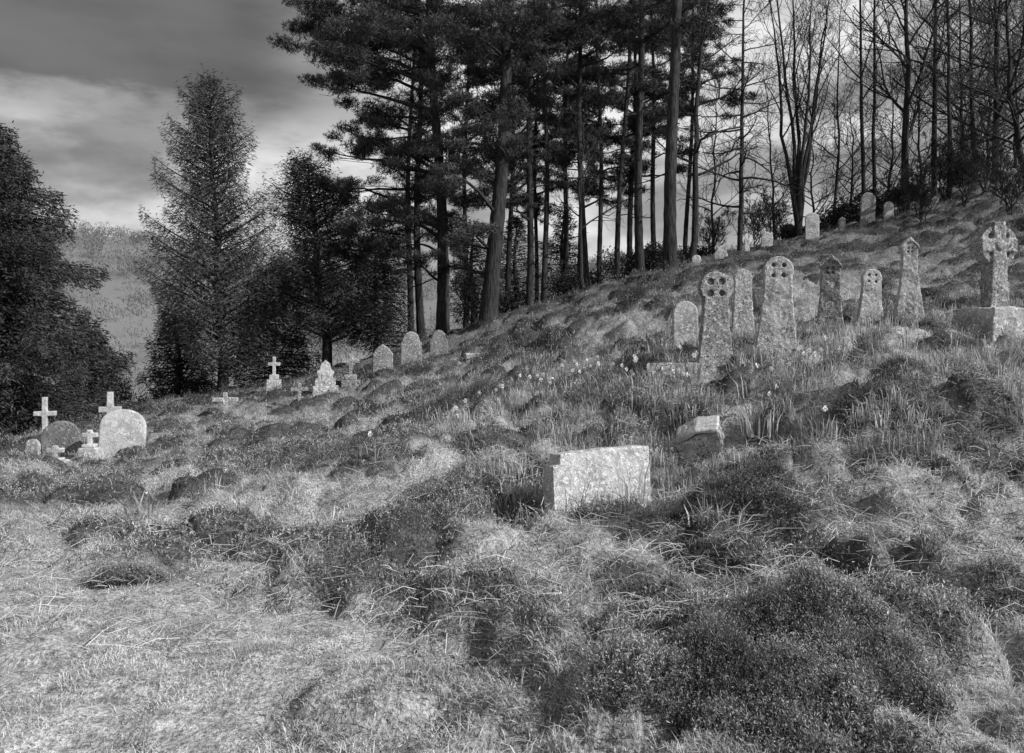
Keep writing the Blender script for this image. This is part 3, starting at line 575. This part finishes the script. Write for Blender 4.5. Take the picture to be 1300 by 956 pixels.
bare(1109,40.5,.11,18,.0,'right one of a pair of straight bare poles on the ridge',(14,6,5),.5,.8,.3,blen=.18,wob=.03)
bare(1150,38,.2,15,.0,'forked bare tree with wide rising limbs right of the paired poles',(14,8,7),.9,.8,.2,blen=.4)
bare(1186,39,.15,17,.0,'dark straight bare tree right of the forked one',(16,7,6),.6,.8,.3,blen=.24,wob=.03)
bare(1206,37,.12,15,.005,'slim bare tree close beside the dark straight one',(16,7,6),.6,.8,.3,blen=.26,wob=.03)
bare(1238,40,.13,16,-.01,'bare tree second from the right edge of the ridge',(18,8,7),.6,.9,.15,blen=.32)
bare(1262,38,.16,15,.01,'bare tree nearest the right edge with low spreading twigs',(20,8,8),.5,.9,.1,blen=.36)
bare(1305,33,.15,10,-.08,'crooked bare tree at the right edge arching over the slope',(22,9,8),.4,1,.1,blen=.5)
bare(1060,42,.09,13,.03,'slender bare tree behind the two ridge headstones',(16,7,6),.6,.8,.2,blen=.3)
bare(1335,40,.15,14,-.02,'dense bare tree just past the right edge of the ridge',(20,8,8),.5,.9,.1,blen=.38)
bare(985,42,.08,10,-.03,'spindly bare tree left of the many stemmed one',(16,7,5),.6,.8,.2,blen=.28)
bare(905,42,.08,11,.03,'spindly bare tree behind the leaning thin one',(16,7,5),.6,.8,.2,blen=.28)
bare(1220,45,.12,13,.0,'bushy bare tree farthest back on the right of the ridge',(20,8,7),.6,.9,.1,blen=.38)
bare(740,30,.09,7,.03,'young bare sapling inside the wood leaning right',(14,6,4),.5,.9,.3,blen=.35)
for u,Y,hh,l in [(1130,46,9,'low crowned bare tree behind the paired straight poles'),(1172,47,10,'low crowned bare tree behind and right of the forked one'),(1252,46,10,'low crowned bare tree behind the second from the right edge'),(1288,44,9,'low crowned bare tree at the far right behind the crooked one'),(1035,47,7,'low crowned bare tree behind the many stemmed one'),(1080,46,7,'low crowned bare tree behind the ridge evergreens')]:
    bare(u,Y,.09,hh,.0,l,(24,9,7),.5,.9,.08,blen=.42)
for u,Y,hh,l in [(1225,33,2.8,'twiggy bare shrub left of the crooked tree on the slope'),(1170,32,2.4,'twiggy bare shrub above the slender gabled headstone'),(1280,29,2.6,'twiggy bare shrub at the right edge above the celtic cross'),(1250,36,3.6,'taller twiggy bare shrub beneath the right hand trees'),(955,40,2.6,'bare shrub behind the crest below the larch'),(600,36,3.2,'bare twiggy shrub seen between the pine trunks'),(1140,36,2.2,'low twiggy shrub right of the small ridge stones'),(1200,37,3.2,'twiggy shrub under the slim bare tree on the ridge'),(985,38,2.6,'twiggy shrub on the crest left of the many stemmed tree'),(900,38,2.4,'twiggy shrub behind the crest by the leaning thin tree')]:
    bare(u,Y,.03,hh,0,l,(8,7,7),.9,.6,.1,stems=5,fan=.3,blen=.5,name='bare_shrub',cat='shrub',grp='bare shrubs')
def bush(u,Y,w,h,label,sh=.045,N=5000,leafL=.13):
    x,y,z=loc(u,Y,-.1); t=thing('evergreen_bush',label,'bush',(x,y,z),group='dark evergreen bushes')
    lf=MB(); br=MB(); nlob=14
    for _ in range(nlob):
        a=rng.random()*6.28; q=math.sqrt(rng.random()); c=arr(w*.38*q*math.cos(a),w*.3*q*math.sin(a),h*(.2+.55*rng.random()*(1-.5*q))); R=w*(.12+.12*rng.random())
        n_=N//nlob; p=rng.normal(size=(n_,3)); p/=np.linalg.norm(p,axis=1)[:,None]; dd=p+rng.normal(size=(n_,3))*.6; p*=(R*(.6+.5*rng.random(n_)))[:,None]; p[:,2]*=.8
        cc=c+p; k_=cc[:,2]>-.1; lf.leaf(cc[k_],dd[k_],leafL,leafL*.2,sh*(.4+1.2*rng.random(k_.sum())))
        br.tube([(0,0,0),c*.5+rng.normal(size=3)*.1,c],[.04,.03,.01],4)
    br.build('branches',M_bark2,t); lf.build('foliage',M_leaf,t)
for u,Y,w,h,l in [(1095,41,3.2,2.0,'dark evergreen bush behind the tall grey stone on the ridge'),(1065,43,2.6,1.6,'dark evergreen bush between two bare trees on the ridge'),(1040,41,1.8,1.0,'low dark bush beside the pale skyline headstone'),(790,38,4,2.2,'dark undergrowth bush at the foot of the middle pines'),(840,37,3.,2.0,'dark undergrowth bush behind the clean bare trunk'),(735,38,3.6,1.8,'dark undergrowth bush between the thin pines'),
 (890,39,2.4,1.4,'low dark bush right of the clean bare trunk'),(650,38,3,1.6,'dark undergrowth bush right of the thickest pine trunk'),(1215,43,3,2.2,'dark evergreen bush under the right hand bare trees'),(1150,42,2.4,1.5,'dark evergreen bush behind the forked bare tree'),(30,27,4,2.2,'low dark bush under the massive yew'),(240,36,3.5,1.8,'low dark bush beyond the graves left of the pointed conifer'),(170,38,4,2.0,'low dark bush in the gap between yew and pointed conifer'),(1005,40,2,1.3,'dark bush at the foot of the many stemmed tree')]:
    bush(u,Y,w,h,l)
# ------------------------------------------------------------------ far wood
lf=MB(); N=5600; Y=160+480*rng.random(N)**.8; X=(rng.random(N)*2-1)*.85*Y; Z=hgt(X,Y)
k_=rng.random(N)<(.5+.5*ss(.4,.55,fbm(X/45,Y/45,81,3))); X,Y,Z=X[k_],Y[k_],Z[k_]; N=len(X)
hh=4+4*rng.random(N); haze_tone=.19+.03*rng.random(N)  # distance haze put into the pale, even tree tone
for lo in range(64):
    q=rng.random(N); w=2.9*np.sqrt(np.clip(1-(2*q-1.1)**2*.8,0,1)); a=rng.random(N)*6.28
    c=np.stack([X+w*np.cos(a),Y+w*np.sin(a),Z+hh*(.02+.9*q)],1); d=rng.normal(size=(N,3))*.5; d[:,2]+=1
    lf.leaf(c,d,1.2,.14,haze_tone*(.95+.1*rng.random(N)))
tag(lf.build('far_wood',M_far),'distant wooded hillside across the valley beyond the trees','woodland',kind='stuff')
# ------------------------------------------------------------------ camera, sun, sky
cam=bpy.data.cameras.new('camera'); co=bpy.data.objects.new('camera',cam); C.objects.link(co); co.location=(0,0,CZ); co.rotation_euler=(math.radians(90),0,0)
cam.sensor_width=36; cam.lens=36*F/1300; cam.shift_y=(CV-478)/1300; cam.clip_end=3000; cam.clip_start=.1; sc.camera=co
sv=Vector((.78,-.36,.54)).normalized()
sl=bpy.data.lights.new('sun','SUN'); sl.energy=5.0; sl.angle=math.radians(.5); sl.color=(1,1,1); so=bpy.data.objects.new('sun',sl); C.objects.link(so); so.location=(20,-10,30); so.rotation_euler=(-sv).to_track_quat('-Z','Y').to_euler()
w=bpy.data.worlds.new('World'); sc.world=w; w.use_nodes=True; nt=w.node_tree; bg=nt.nodes['Background']
sky=nt.nodes.new('ShaderNodeTexSky'); sky.sky_type='NISHITA'; sky.sun_disc=False; sky.sun_elevation=math.asin(sv.z); sky.sun_rotation=math.atan2(sv.x,sv.y)
bw=nt.nodes.new('ShaderNodeRGBToBW'); nt.links.new(sky.outputs[0],bw.inputs[0]); ns=mth(nt,'MULTIPLY',bw.outputs[0],.08)
tc=nt.nodes.new('ShaderNodeTexCoord'); sp=nt.nodes.new('ShaderNodeSeparateXYZ'); nt.links.new(tc.outputs['Generated'],sp.inputs[0])
z_=mth(nt,'MAXIMUM',sp.outputs[2],0.0); dn=mth(nt,'ADD',z_,.75)
cb=nt.nodes.new('ShaderNodeCombineXYZ'); nt.links.new(mth(nt,'DIVIDE',sp.outputs[0],dn),cb.inputs[0]); nt.links.new(mth(nt,'DIVIDE',sp.outputs[1],dn),cb.inputs[1]); nt.links.new(mth(nt,'MULTIPLY',z_,2.6),cb.inputs[2])
n1=nz(nt,2.6,10,.5,cb.outputs[0]); n2=nz(nt,7.5,9,.58,cb.outputs[0])
base=mixf(nt,mr(nt,n1,.42,.58),.27,.85)
base=mth(nt,'MULTIPLY',base,mr(nt,n2,.3,.7,.7,1.28))
el=mth(nt,'ADD',sp.outputs[2],mth(nt,'MULTIPLY',mth(nt,'SUBTRACT',n1,.5),.22)); el=mth(nt,'ADD',el,mth(nt,'MULTIPLY',mth(nt,'SUBTRACT',n2,.5),.14))
dk=mth(nt,'MULTIPLY',mr(nt,el,.235,.29),mr(nt,sp.outputs[0],-.12,-.30))
x=mixf(nt,dk,base,mixf(nt,mr(nt,n1,.35,.65),.075,.19))
x=mixf(nt,mth(nt,'MULTIPLY',mr(nt,sp.outputs[2],.26,0.04),.4),x,.62)
x=mixf(nt,.1,x,ns)
nt.links.new(x,bg.inputs['Color']); bg.inputs['Strength'].default_value=1.0
